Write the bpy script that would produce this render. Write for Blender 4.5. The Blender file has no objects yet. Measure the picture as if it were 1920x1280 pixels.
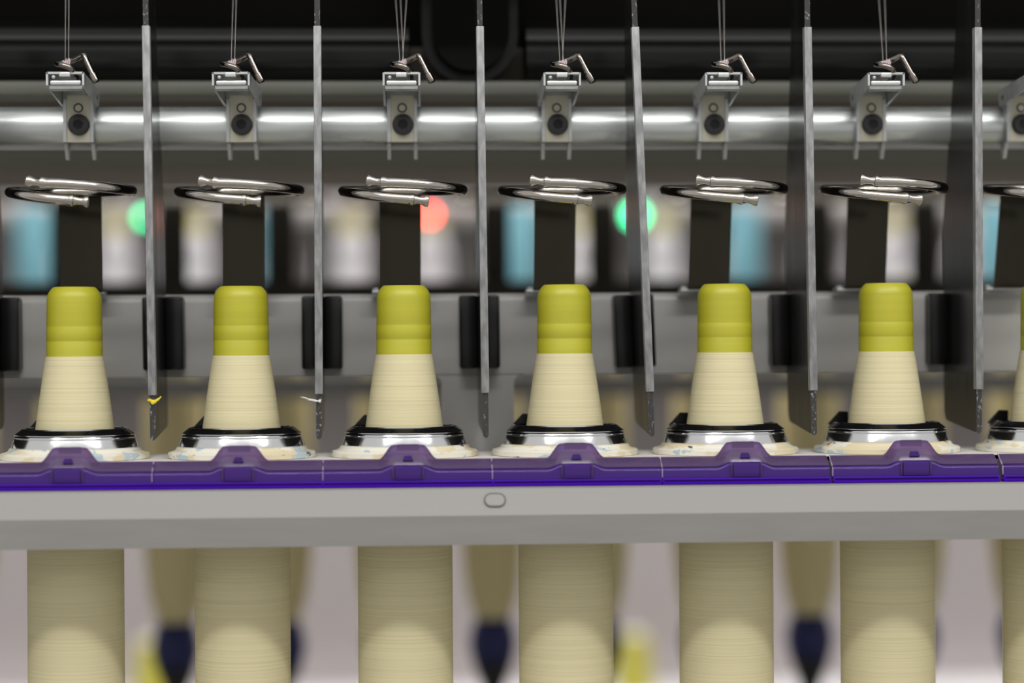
import bpy, bmesh, math, random
from mathutils import Vector, Matrix

# ------------------------------------------------------------------ camera, world, lamps, exposure
SC = bpy.context.scene
COL = SC.collection
F = 4200.0                       # focal length in px of the 1920x1280 frame
CAM = Vector((-58.0, -1037.0, 1150.0))      # millimetres
YAW = math.atan(235.0 / F)
ROLL = 0.0060
_fw = Vector((math.sin(YAW), math.cos(YAW), 0))
_r0 = Vector((math.cos(YAW), -math.sin(YAW), 0))
_u0 = Vector((0, 0, 1))
_rt = _r0 * math.cos(ROLL) - _u0 * math.sin(ROLL)
_up = _u0 * math.cos(ROLL) + _r0 * math.sin(ROLL)


def P(px, py, Y):
    """photo pixel on the plane at depth Y (mm) -> point in mm"""
    d = _fw + _rt * ((px - 960) / F) + _up * ((640 - py) / F)
    return CAM + d * ((Y - CAM.y) / d.y)


cd = bpy.data.cameras.new('camera')
cam = bpy.data.objects.new('camera', cd)
COL.objects.link(cam)
cd.sensor_width = 36.0
cd.lens = F / 1920 * 36.0
cd.clip_start = 0.05
cd.clip_end = 100
M4 = Matrix((_rt, _up, -_fw)).transposed().to_4x4()
M4.translation = CAM * 0.001
cam.matrix_world = M4
cd.dof.use_dof = True
cd.dof.focus_distance = 1.024
cd.dof.aperture_fstop = 2.8
SC.camera = cam

w = bpy.data.worlds.new('world')
SC.world = w
w.use_nodes = True
w.node_tree.nodes['Background'].inputs[0].default_value = (1.0, 0.985, 0.955, 1)
w.node_tree.nodes['Background'].inputs[1].default_value = 0.57


def lamp(name, loc, target, sx, sy, power, col=(1, 0.98, 0.95)):
    l = bpy.data.lights.new(name, 'AREA')
    l.shape = 'RECTANGLE'
    l.size = sx
    l.size_y = sy
    l.energy = power
    l.color = col
    o = bpy.data.objects.new(name, l)
    COL.objects.link(o)
    o.location = loc
    o.rotation_euler = (Vector(target) - Vector(loc)).to_track_quat('-Z', 'Y').to_euler()
    return o


lamp('aisle_lamp', (0.10, -1.12, 2.30), (0.0, 0.0, 1.1), 2.4, 0.07, 15)
lamp('ceiling_lamps', (0.2, -1.9, 4.2), (0.0, 0.0, 1.1), 6.0, 1.6, 44, (1, 0.99, 0.97))
lamp('aisle_lamp', (0.10, 1.02, 2.45), (0.1, 1.0, 1.0), 3.6, 0.14, 43)
lamp('front_fill_lamp', (-0.3, -4.6, 3.1), (0.0, 0.0, 1.1), 7.0, 0.3, 10)  # added low fill lamp, brightens the face plates and other front faces

SC.view_settings.view_transform = 'Standard'
SC.view_settings.look = 'None'
SC.view_settings.exposure = 0.06
SC.view_settings.gamma = 1.0
SC.view_settings.use_curve_mapping = False
SC.cycles.use_denoising = True

R = random.Random(7)


# ------------------------------------------------------------------ materials
def new_mat(name):
    m = bpy.data.materials.new(name)
    m.use_nodes = True
    return m, m.node_tree, m.node_tree.nodes['Principled BSDF']


def srgb(r, g, b):
    f = lambda c: (c / 255 / 12.92) if c / 255 <= 0.04045 else ((c / 255 + 0.055) / 1.055) ** 2.4
    return (f(r), f(g), f(b), 1)


def mat(name, col, rough=0.5, metal=0.0, noise=0.0, nscale=(60, 60, 60), bump=0.0, col2=None, rvar=0.0,
        detail=4.0, lo=0.35, hi=0.65, coat=0.0, spec=0.5):
    m, nt, b = new_mat(name)
    b.inputs['Base Color'].default_value = col
    b.inputs['Roughness'].default_value = rough
    b.inputs['Metallic'].default_value = metal
    b.inputs['Coat Weight'].default_value = coat
    b.inputs['Specular IOR Level'].default_value = spec
    if noise or bump or col2 or rvar:
        tc = nt.nodes.new('ShaderNodeTexCoord')
        mp = nt.nodes.new('ShaderNodeMapping')
        mp.inputs['Scale'].default_value = nscale
        oi = nt.nodes.new('ShaderNodeObjectInfo')
        vm = nt.nodes.new('ShaderNodeVectorMath')
        vm.operation = 'SCALE'
        vm.inputs[0].default_value = (0.37, 0.51, 0.73)
        nt.links.new(oi.outputs['Random'], vm.inputs['Scale'])
        va = nt.nodes.new('ShaderNodeVectorMath')
        va.operation = 'ADD'
        nt.links.new(tc.outputs['Object'], va.inputs[0])
        nt.links.new(vm.outputs[0], va.inputs[1])
        nt.links.new(va.outputs[0], mp.inputs['Vector'])
        nz = nt.nodes.new('ShaderNodeTexNoise')
        nz.inputs['Scale'].default_value = 1.0
        nz.inputs['Detail'].default_value = detail
        nt.links.new(mp.outputs[0], nz.inputs['Vector'])
        rp = nt.nodes.new('ShaderNodeValToRGB')
        rp.color_ramp.elements[0].position = lo
        rp.color_ramp.elements[1].position = hi
        c2 = col2 or tuple(c * (1 - noise) for c in col[:3]) + (1,)
        rp.color_ramp.elements[0].color = c2
        rp.color_ramp.elements[1].color = col
        nt.links.new(nz.outputs['Fac'], rp.inputs['Fac'])
        if noise or col2:
            nt.links.new(rp.outputs['Color'], b.inputs['Base Color'])
        if rvar:
            mr = nt.nodes.new('ShaderNodeMapRange')
            mr.inputs['To Min'].default_value = rough - rvar
            mr.inputs['To Max'].default_value = rough + rvar
            nt.links.new(nz.outputs['Fac'], mr.inputs['Value'])
            nt.links.new(mr.outputs[0], b.inputs['Roughness'])
        if bump:
            bp = nt.nodes.new('ShaderNodeBump')
            bp.inputs['Strength'].default_value = bump
            bp.inputs['Distance'].default_value = 0.0004
            nt.links.new(nz.outputs['Fac'], bp.inputs['Height'])
            nt.links.new(bp.outputs[0], b.inputs['Normal'])
    return m


def clear_plastic(name, tint, body, fac, rough=0.12, spec=0.5):
    """thin tinted see-through plastic: coloured straight-through light mixed with a glossy body"""
    m, nt, b = new_mat(name)
    b.inputs['Base Color'].default_value = body
    b.inputs['Roughness'].default_value = rough
    b.inputs['Specular IOR Level'].default_value = spec
    tr = nt.nodes.new('ShaderNodeBsdfTransparent')
    tr.inputs[0].default_value = tint
    mx = nt.nodes.new('ShaderNodeMixShader')
    mx.inputs[0].default_value = fac
    nt.links.new(tr.outputs[0], mx.inputs[1])
    nt.links.new(b.outputs[0], mx.inputs[2])
    nt.links.new(mx.outputs[0], nt.nodes['Material Output'].inputs['Surface'])
    return m


def glow(name, col, strength):
    m, nt, b = new_mat(name)
    b.inputs['Base Color'].default_value = col
    b.inputs['Emission Color'].default_value = col
    b.inputs['Emission Strength'].default_value = strength
    return m


MT = {}
MT['yellow'] = mat('lime_yellow_plastic', srgb(184, 180, 50), 0.38, noise=0.08, nscale=(3, 3, 330), lo=0.3, hi=0.6)
MT['yarn'] = mat('cream_yarn', srgb(220, 210, 170), 0.85, noise=0.11, nscale=(4, 4, 1700), bump=0.3, lo=0.3, hi=0.62,
                 detail=5, spec=0.15)
MT['yarn_white'] = mat('white_yarn', srgb(226, 221, 226), 0.9)
MT['yarn_back'] = mat('tan_yarn', srgb(214, 200, 152), 0.9)
MT['paint'] = mat('light_grey_paint', srgb(138, 136, 133), 0.42, noise=0.06, nscale=(30, 200, 200), rvar=0.06)
MT['rail_top'] = mat('off_white_paint', srgb(226, 222, 216), 0.5, noise=0.1, nscale=(60, 60, 60))
MT['beam'] = mat('mid_grey_paint', srgb(186, 184, 182), 0.34, noise=0.05, nscale=(20, 60, 60))
MT['chrome'] = mat('chrome', (0.80, 0.81, 0.83, 1), 0.14, 1.0, rvar=0.05, nscale=(300, 300, 300))
MT['wire'] = mat('polished_steel_wire', (0.50, 0.47, 0.43, 1), 0.09, 1.0, rvar=0.05, nscale=(500, 500, 500))
MT['hook'] = mat('worn_nickel_wire', (0.27, 0.235, 0.21, 1), 0.12, 1.0, rvar=0.05, nscale=(500, 500, 500))
MT['lip'] = mat('steel_dark_reflection', (0.035, 0.035, 0.04, 1), 0.10, 0.85)  # polished lip, its dark reflection put into the base colour
MT['disc'] = None
MT['galv'] = mat('galvanised_steel', (0.64, 0.67, 0.665, 1), 0.29, 0.72, noise=0.16, nscale=(14, 160, 160), rvar=0.07)
MT['zinc'] = mat('zinc_plated_sheet', (0.60, 0.62, 0.62, 1), 0.42, 0.4, noise=0.15, nscale=(250, 250, 250))
MT['zinc_bright'] = mat('bright_zinc_sheet', (0.68, 0.70, 0.71, 1), 0.36, 0.5, noise=0.1, nscale=(250, 250, 250))
MT['cream'] = mat('passivated_cream_sheet', srgb(226, 222, 202), 0.5, 0.0, noise=0.1, nscale=(120, 120, 120))
MT['black'] = mat('black_plastic', (0.006, 0.006, 0.0065, 1), 0.25, spec=0.3)
MT['screw'] = mat('black_oxide_steel', (0.034, 0.034, 0.036, 1), 0.36, 0.3)
MT['post'] = mat('dark_bronze_steel', (0.042, 0.038, 0.029, 1), 0.14, 1.0, noise=0.15, nscale=(40, 40, 10))
MT['plate'] = mat('dark_smoked_plate', (0.016, 0.016, 0.0165, 1), 0.22, 0.0, noise=0.45, nscale=(90, 90, 8), rvar=0.12, spec=0.16)
MT['plate_edge'] = mat('scuffed_dark_edge', (0.06, 0.06, 0.06, 1), 0.4, 0.6, col2=(0.32, 0.32, 0.32, 1), lo=0.32, hi=0.42,
                       nscale=(900, 900, 500))
MT['strip'] = mat('scuffed_aluminium', (0.35, 0.355, 0.36, 1), 0.5, 0.35, noise=0.38, nscale=(450, 450, 130), bump=0.25)
MT['purple'] = clear_plastic('purple_sheet', (0.50, 0.38, 0.60, 1), srgb(112, 90, 132), 0.45)
MT['purple_wall'] = clear_plastic('purple_wall', (0.22, 0.09, 0.48, 1), srgb(80, 44, 140), 0.6)
MT['purple_deep'] = clear_plastic('purple_deep', (0.06, 0.005, 0.36, 1), srgb(72, 4, 180), 0.85, 0.4, 0.12)
MT['purple_dark'] = clear_plastic('purple_dark', (0.03, 0.004, 0.12, 1), srgb(36, 4, 88), 0.85, 0.3, 0.12)
MT['edge_highlight'] = mat('painted_edge_highlight', srgb(176, 160, 190), 0.4)  # pale lilac painted in as the highlight along the cover seams
MT['dark_body'] = mat('black_machine_paint', (0.004, 0.0038, 0.0033, 1), 0.7, noise=0.2, nscale=(20, 20, 20), spec=0.04)
MT['brown_dark'] = mat('dark_umber_paint', (0.036, 0.032, 0.026, 1), 0.7, spec=0.15)
MT['umber_mid'] = mat('umber_grey_paint', srgb(96, 90, 82), 0.7, noise=0.15, nscale=(5, 5, 5), spec=0.2)
MT['bar_dark'] = mat('black_gloss_cover', (0.004, 0.004, 0.0042, 1), 0.20, 0.0, noise=0.3, nscale=(6, 40, 40), rvar=0.06, spec=0.34)
MT['olive'] = mat('olive_grey_paint', srgb(98, 100, 91), 0.5, noise=0.1, nscale=(8, 60, 60))
MT['navy'] = mat('navy_plastic', srgb(15, 23, 84), 0.5)
MT['black_matt'] = mat('matt_black_plastic_and_shade', (0.012, 0.012, 0.014, 1), 0.7)
MT['cyan'] = mat('cyan_plastic', srgb(104, 158, 172), 0.5)
MT['yellow_back'] = mat('yellow_plastic', srgb(196, 186, 82), 0.5)
MT['panel'] = mat('mauve_grey_paint', srgb(198, 189, 190), 0.6, noise=0.08, nscale=(2, 2, 2))
MT['panel_mid'] = mat('warm_grey_paint', srgb(128, 122, 121), 0.6, noise=0.2, nscale=(6, 6, 6))
MT['white_paint'] = mat('white_paint', srgb(240, 238, 240), 0.5)
MT['floor'] = mat('concrete_floor', srgb(170, 168, 162), 0.5, noise=0.15, nscale=(3, 3, 3))
MT['wall'] = mat('wall_paint', srgb(190, 188, 182), 0.8, noise=0.05, nscale=(1, 1, 1))
MT['green_led'] = glow('green_led', (0.0, 0.80, 0.30, 1), 11)
MT['red_led'] = glow('red_led', (1.0, 0.05, 0.025, 1), 18)
MT['thread'] = mat('pale_yarn_strand', srgb(150, 146, 142), 0.8)
MT['fluff'] = mat('pinkish_fibre', srgb(200, 185, 186), 0.8)
MT['lint_yellow'] = mat('yellow_lint', srgb(228, 206, 60), 0.9)
MT['lint_white'] = mat('white_lint', srgb(230, 230, 226), 0.9)


def disc_material():
    m, nt, b = new_mat('worn_white_enamel')
    b.inputs['Roughness'].default_value = 0.45
    tc = nt.nodes.new('ShaderNodeTexCoord')
    oi = nt.nodes.new('ShaderNodeObjectInfo')
    vm = nt.nodes.new('ShaderNodeVectorMath'); vm.operation = 'SCALE'
    vm.inputs[0].default_value = (0.9, 0.6, 0.4)
    nt.links.new(oi.outputs['Random'], vm.inputs['Scale'])
    va = nt.nodes.new('ShaderNodeVectorMath'); va.operation = 'ADD'
    nt.links.new(tc.outputs['Object'], va.inputs[0]); nt.links.new(vm.outputs[0], va.inputs[1])

    def nz(scale, z, det):
        mp = nt.nodes.new('ShaderNodeMapping'); mp.inputs['Scale'].default_value = (scale, scale, z)
        nt.links.new(va.outputs[0], mp.inputs['Vector'])
        n = nt.nodes.new('ShaderNodeTexNoise'); n.inputs['Scale'].default_value = 1; n.inputs['Detail'].default_value = det
        nt.links.new(mp.outputs[0], n.inputs['Vector'])
        return n

    def step(n, a, c):
        r = nt.nodes.new('ShaderNodeMapRange'); r.inputs['From Min'].default_value = a; r.inputs['From Max'].default_value = c
        nt.links.new(n.outputs['Fac'], r.inputs['Value'])
        return r
    n1 = step(nz(60, 120, 3), 0.50, 0.54)
    n2 = step(nz(85, 160, 4), 0.60, 0.63)
    n3 = step(nz(120, 500, 5), 0.68, 0.70)
    prev = None
    base = srgb(226, 222, 208)
    for n, c in ((n1, srgb(216, 204, 172)), (n2, srgb(176, 192, 200)), (n3, srgb(92, 88, 84))):
        mx = nt.nodes.new('ShaderNodeMix'); mx.data_type = 'RGBA'
        nt.links.new(n.outputs[0], mx.inputs['Factor'])
        if prev is None:
            mx.inputs['A'].default_value = base
        else:
            nt.links.new(prev.outputs['Result'], mx.inputs['A'])
        mx.inputs['B'].default_value = c
        prev = mx
    nt.links.new(prev.outputs['Result'], b.inputs['Base Color'])
    return m


MT['disc'] = disc_material()


# ------------------------------------------------------------------ mesh helpers (all in millimetres)
class MB:
    def __init__(s):
        s.bm = bmesh.new()

    def poly(s, vs, fs):
        v = [s.bm.verts.new(Vector(p) * 0.001) for p in vs]
        for f in fs:
            try:
                s.bm.faces.new([v[i] for i in f])
            except ValueError:
                pass
        return s

    def box(s, x0, x1, y0, y1, z0, z1, bevel=0.0, seg=2):
        t = bmesh.new()
        vs = [t.verts.new((x * .001, y * .001, z * .001)) for x in (x0, x1) for y in (y0, y1) for z in (z0, z1)]
        for f in ((0, 1, 3, 2), (4, 6, 7, 5), (0, 4, 5, 1), (2, 3, 7, 6), (0, 2, 6, 4), (1, 5, 7, 3)):
            t.faces.new([vs[i] for i in f])
        if bevel:
            bmesh.ops.bevel(t, geom=t.edges[:], offset=bevel * .001, segments=seg, affect='EDGES', profile=0.5)
        return s.merge(t)

    def merge(s, t):
        me = bpy.data.meshes.new('t')
        t.to_mesh(me)
        t.free()
        s.bm.from_mesh(me)
        bpy.data.meshes.remove(me)
        return s

    def lathe(s, prof, n=48, c=(0, 0, 0)):
        """prof: (radius, z) from bottom to top"""
        rings = []
        for r, z in prof:
            if r <= 1e-6:
                rings.append([s.bm.verts.new((c[0] * .001, c[1] * .001, (c[2] + z) * .001))])
            else:
                rings.append([s.bm.verts.new(((c[0] + r * math.cos(2 * math.pi * k / n)) * .001,
                                              (c[1] + r * math.sin(2 * math.pi * k / n)) * .001,
                                              (c[2] + z) * .001)) for k in range(n)])
        for a, b in zip(rings, rings[1:]):
            for k in range(n):
                k2 = (k + 1) % n
                if len(a) == 1 and len(b) == 1:
                    continue
                if len(a) == 1:
                    s.bm.faces.new((a[0], b[k2], b[k]))
                elif len(b) == 1:
                    s.bm.faces.new((a[k], a[k2], b[0]))
                else:
                    s.bm.faces.new((a[k], a[k2], b[k2], b[k]))
        return s

    def prism_x(s, pts, x0, x1):
        """outline of (y, z) points swept along x"""
        n = len(pts)
        vs = [(x0, y, z) for y, z in pts] + [(x1, y, z) for y, z in pts]
        fs = [tuple(range(n))[::-1], tuple(range(n, 2 * n))] + [(k, (k + 1) % n, n + (k + 1) % n, n + k) for k in range(n)]
        return s.poly(vs, fs)

    def prism_y(s, pts, y0, y1):
        n = len(pts)
        vs = [(x, y0, z) for x, z in pts] + [(x, y1, z) for x, z in pts]
        fs = [tuple(range(n)), tuple(range(n, 2 * n))[::-1]] + [((k + 1) % n, k, n + k, n + (k + 1) % n) for k in range(n)]
        return s.poly(vs, fs)

    def tube(s, path, rad, n=10, caps=True):
        pts = [Vector(p) for p in path]
        if not hasattr(rad, '__len__'):
            rad = [rad] * len(pts)
        if len(rad) != len(pts):
            rad = [rad[round(i * (len(rad) - 1) / (len(pts) - 1))] for i in range(len(pts))]
        rings = []
        nrm = None
        for i, p in enumerate(pts):
            t = (pts[min(i + 1, len(pts) - 1)] - pts[max(i - 1, 0)]).normalized()
            if nrm is None:
                nrm = t.orthogonal().normalized()
            nrm = (nrm - t * nrm.dot(t))
            nrm = nrm.normalized() if nrm.length > 1e-6 else t.orthogonal().normalized()
            bn = t.cross(nrm)
            rings.append([s.bm.verts.new((p + nrm * (rad[i] * math.cos(2 * math.pi * k / n)) +
                                          bn * (rad[i] * math.sin(2 * math.pi * k / n))) * .001) for k in range(n)])
        for a, b in zip(rings, rings[1:]):
            for k in range(n):
                s.bm.faces.new((a[k], a[(k + 1) % n], b[(k + 1) % n], b[k]))
        if caps:
            s.bm.faces.new(rings[0][::-1])
            s.bm.faces.new(rings[-1])
        return s

    def ball(s, c, r, n=10):
        t = bmesh.new()
        bmesh.ops.create_icosphere(t, subdivisions=2, radius=r * .001, matrix=Matrix.Translation(Vector(c) * .001))
        return s.merge(t)

    def cyl_x(s, c, r, x0, x1, n=40):
        return s.tube([(x0, c[0], c[1]), (x1, c[0], c[1])], r, n)

    def cyl_y(s, c, r, y0, y1, n=24):
        return s.tube([(c[0], y0, c[1]), (c[0], y1, c[1])], r, n)

    def mesh(s, name, material, smooth=35):
        bmesh.ops.recalc_face_normals(s.bm, faces=s.bm.faces[:])
        me = bpy.data.meshes.new(name)
        s.bm.to_mesh(me)
        s.bm.free()
        me.materials.append(MT[material] if isinstance(material, str) else material)
        if smooth:
            me.shade_smooth()
            me.set_sharp_from_angle(angle=math.radians(smooth))
        return me


def catmull(pts, sub=6):
    p = [Vector(q) for q in pts]
    p = [p[0] * 2 - p[1]] + p + [p[-1] * 2 - p[-2]]
    out = []
    for i in range(1, len(p) - 2):
        for k in range(sub):
            t = k / sub
            a, b, c, d = p[i - 1], p[i], p[i + 1], p[i + 2]
            out.append(0.5 * ((2 * b) + (c - a) * t + (2 * a - 5 * b + 4 * c - d) * t * t + (3 * b - a - 3 * c + d) * t ** 3))
    out.append(p[-2])
    return out


def link(name, me, parent=None, loc=(0, 0, 0), label=None):
    o = bpy.data.objects.new(name, me)
    COL.objects.link(o)
    o.location = Vector(loc) * 0.001
    if parent:
        o.parent = parent
    if label:
        o['label'] = label
    return o


def thing(name, label, cat, loc=(0, 0, 0), group=None, rot=(0, 0, 0), me=None):
    o = bpy.data.objects.new(name, me)
    COL.objects.link(o)
    if me is None:
        o.empty_display_size = 0.01
    o.location = Vector(loc) * 0.001
    o.rotation_euler = rot
    o['label'] = label
    o['category'] = cat
    if group:
        o['group'] = group
    return o


def struct(name, me, loc=(0, 0, 0)):
    o = link(name, me, None, loc)
    o['kind'] = 'structure'
    return o


# ------------------------------------------------------------------ key positions
SPX = [139.5, 452, 757, 1058, 1358.5, 1661, 1965]           # spindle axes in the photo, y = 600
SPIN = [P(x, 600, 0).x for x in SPX]
Zref = lambda py, Y: 1150 + (640 - py) * (Y + 1037) / F * 1.0   # height of a photo row near the picture's middle
XL, XR = -1400.0, 1400.0                                       # extent of the long machine members
TUBE_Y, TUBE_Z, TUBE_R = 38.0, Zref(240, 38), 10.2
RAIL_Z = Zref(853, 0)                                        # top of the ring rail
BEAM_Y = 45.0
BEAM_T, BEAM_B = Zref(549, 45), Zref(702, 45)
COP_FOOT = 925.0

# where each spindle position is, told by things one can find
SPOT = ['beyond the yellow lint, away from the white fluff', 'between the yellow lint and the white fluff',
        'between the white fluff and the wide grey column', 'first past the wide grey column', 'second past the wide grey column',
        'third past the wide grey column', 'fourth past the wide grey column']
# ------------------------------------------------------------------ hall
struct('floor', MB().box(-6000, 6000, -4000, 7000, -60, 0).mesh('floor', 'floor', 0))
struct('wall_back', MB().box(-6000, 6000, 7000, 7100, 0, 4500).mesh('wall', 'wall', 0))

# ------------------------------------------------------------------ big members of the machine
# ring rail: perforated top tray, front fascia with sloping shoulder
FZ = [Zref(913, -50), Zref(966, -56), Zref(1021, -56)]
rail = thing('ring_rail', 'long light grey rail with sloping front edge under the purple covers', 'rail',
             (0, 0, RAIL_Z))
b = MB()
z = lambda v: v - RAIL_Z
b.prism_x([(-37, -0.02), (-37, z(FZ[0])), (-49, z(FZ[0])), (-50.4, z(FZ[0]) - 0.7), (-56, z(FZ[1])), (-56, z(FZ[2])),
           (-54.2, z(FZ[2])), (-54.2, z(FZ[1])), (-48.5, z(FZ[0]) - 2), (-35.2, z(FZ[0]) - 2), (-35.2, -1.8), (-37, -1.8)][::-1],
          XL, XR)
b.prism_x([(36, -0.02), (36, -26), (34.2, -26), (34.2, -1.8), (36, -1.8)][::-1], XL, XR)
link('fascia', b.mesh('fascia', 'paint', 12), rail)
b = MB()
edges = [SPIN[0] - 38] + [(SPIN[k] + SPIN[k + 1]) / 2 for k in range(6)] + [SPIN[6] + 38]
n = 40
for k in range(7):
    x0, x1, c = edges[k], edges[k + 1], SPIN[k]
    inn, out = [], []
    for j in range(n):
        a = 2 * math.pi * (j + 0.5) / n
        dx, dy = math.cos(a), math.sin(a)
        inn.append((c + 24 * dx, 24 * dy))
        t = min((x1 - c) / dx if dx > 0 else (x0 - c) / dx, 36 / abs(dy))
        out.append((c + t * dx, t * dy))
    # snap the outline to the four corners
    for cx, cy in ((x0, -36), (x1, -36), (x0, 36), (x1, 36)):
        j = min(range(n), key=lambda q: (out[q][0] - cx) ** 2 + (out[q][1] - cy) ** 2)
        out[j] = (cx, cy)
    vs = [(x, y, 0) for x, y in inn] + [(x, y, 0) for x, y in out] + [(x, y, -1.8) for x, y in inn] + [(x, y, -1.8) for x, y in out]
    fs = []
    for j in range(n):
        q = (j + 1) % n
        fs += [(j, q, n + q, n + j), (2 * n + j, 3 * n + j, 3 * n + q, 2 * n + q), (j, 2 * n + j, 2 * n + q, q)]
    b.poly(vs, fs)
b.box(XL, SPIN[0] - 38, -36, 36, -1.8, 0)
b.box(SPIN[6] + 38, XR, -36, 36, -1.8, 0)
link('top_tray', b.mesh('top_tray', 'rail_top', 30), rail, label='off white top surface of the rail with round holes')
# oval plug pressed into the sloping shoulder
pc = P(928, 937, -53.2)
sl = math.atan2(5.6, FZ[0] - 0.7 - FZ[1])


def stadium(wd, ht, k=10):
    h = wd / 2 - ht / 2
    pts = [(h + ht / 2 * math.cos(t), ht / 2 * math.sin(t)) for t in [(-0.5 + i / k) * math.pi for i in range(k + 1)]]
    return pts + [(-x, -y) for x, y in pts]


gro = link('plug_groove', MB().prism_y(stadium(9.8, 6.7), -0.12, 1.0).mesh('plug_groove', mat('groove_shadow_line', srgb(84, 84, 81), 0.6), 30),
           rail, (pc.x, pc.y, pc.z - RAIL_Z), label='dark outline groove of the oval plug')
gro.rotation_euler = (-sl, 0, 0)
plg = link('oval_plug', MB().prism_y(stadium(8.4, 5.3), -0.2, 1.0).mesh('oval_plug', 'paint', 30), rail,
           (pc.x, pc.y, pc.z - RAIL_Z), label='small oval plug set into the sloping front')
plg.rotation_euler = (-sl, 0, 0)

# support beam with its hanging column
bm_ = thing('support_beam', 'grey painted support beam behind the bobbins with one wide column below', 'beam', (0, BEAM_Y, 0))
b = MB()
h = BEAM_B
prof = [(0.0, h)]
for k in range(7):
    a = math.pi / 2 * k / 6
    prof.append((4.5 - 4.5 * math.cos(a), BEAM_T - 4.5 + 4.5 * math.sin(a)))
prof += [(34, BEAM_T), (34, BEAM_T - 2.5), (5, BEAM_T - 2.5), (2.5, BEAM_T - 5), (2.5, h)]
b.prism_x(prof[::-1], XL, XR)
link('beam_face', b.mesh('beam_face', 'beam', 40), bm_)
b = MB()
cl, cr = P(828, 760, BEAM_Y).x, P(964, 760, BEAM_Y).x
fr = 4.5
pts = [(cl - fr, h + 0.3)]
pts += [(cl - fr + fr * math.sin(a), h - fr + fr * math.cos(a)) for a in [math.pi / 2 * k / 6 for k in range(7)]]
pts += [(cl, Zref(985, 45)), (cr, Zref(985, 45))]
pts += [(cr + fr - fr * math.cos(a), h - fr + fr * math.sin(a)) for a in [math.pi / 2 * k / 6 for k in range(7)]]
pts += [(cr + fr, h + 0.3)]
b.prism_y(pts, 0.0, 2.5)
link('column', b.mesh('column', 'beam', 40), bm_)

# round lappet rail
tb = MB().cyl_x((0, 0), TUBE_R, XL, XR, 64).mesh('lappet_tube', 'galv', 40)
thing('lappet_tube', 'long horizontal galvanised steel tube that the thread guides are clamped to', 'tube', (0, TUBE_Y, TUBE_Z), me=tb)

# dark upper body
UB = Zref(186, 110)
ub = thing('upper_casing', 'black machine casing above the steel tube with an olive grey bar', 'casing', (0, 0, UB))
link('front_panel', MB().box(XL, XR, 118, 130, 26, 330, 2).mesh('front_panel', 'dark_body'), ub)
link('underside', MB().box(XL, XR, 104, 470, 4, 26, 2).mesh('underside', 'umber_mid'), ub)
link('olive_bar', MB().box(XL, XR, 76, 104.5, Zref(178, 76) - UB, Zref(151, 76) - UB, 1.5).mesh('olive_bar', 'olive'), ub,
     label='olive grey flat bar along the lower edge of the casing')
bx0, bx1 = P(768, 75, 84).x, P(984, 75, 84).x
for x0, x1 in ((XL, bx0), (bx1, XR)):
    bz = Zref(108, 96) - UB
    o = MB().tube([(x0, 96, bz), (x0 + 0.6, 96, bz), (x1 - 0.6, 96, bz), (x1, 96, bz)], [17, 18, 18, 17], 48).mesh('cover_bar', 'bar_dark')
    link('cover_bar', o, ub, label='black glossy rounded cover bar catching a thin line of light')
bc = P(880, 18, 90)
b = MB()
pp = [(-19, 110)] + [(19 * math.cos(a), -14 + 19 * math.sin(a)) for a in [math.pi + math.pi * k / 14 for k in range(15)]] + [(19, 110)]
b.prism_y(pp, -20, 28)
link('support_boss', b.mesh('support_boss', mat('dark_grey_casting', (0.0055, 0.0055, 0.005, 1), 0.7, spec=0.06), 30), ub, (bc.x, bc.y, bc.z - UB),
     label='dark round-ended support boss between the cover bars')
b = MB()
pp = [(24 * math.cos(a), -14 + 24 * math.sin(a)) for a in [math.pi + math.pi * k / 14 for k in range(15)]]
b.prism_y([(-24, 110)] + pp + [(24, 110)], -6, 28)
link('boss_flange', b.mesh('boss_flange', 'black', 30), ub, (bc.x, bc.y, bc.z - UB))

# spindle rail below the picture that the bobbins stand on
b = MB().box(XL, XR, -40, 44, COP_FOOT - 120, COP_FOOT - 92, 2)
thing('spindle_rail', 'grey steel rail under the bobbins that carries their spindles', 'rail', (0, 0, 0), me=b.mesh('spindle_rail', 'paint'))


b = MB().box(XL, XR, 60, 500, 0, COP_FOOT - 110, 3)
thing('machine_base', 'low grey base casing of the spinning machine under the spindle rails', 'casing', (0, 0, 0), me=b.mesh('machine_base', 'beam'))

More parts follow.
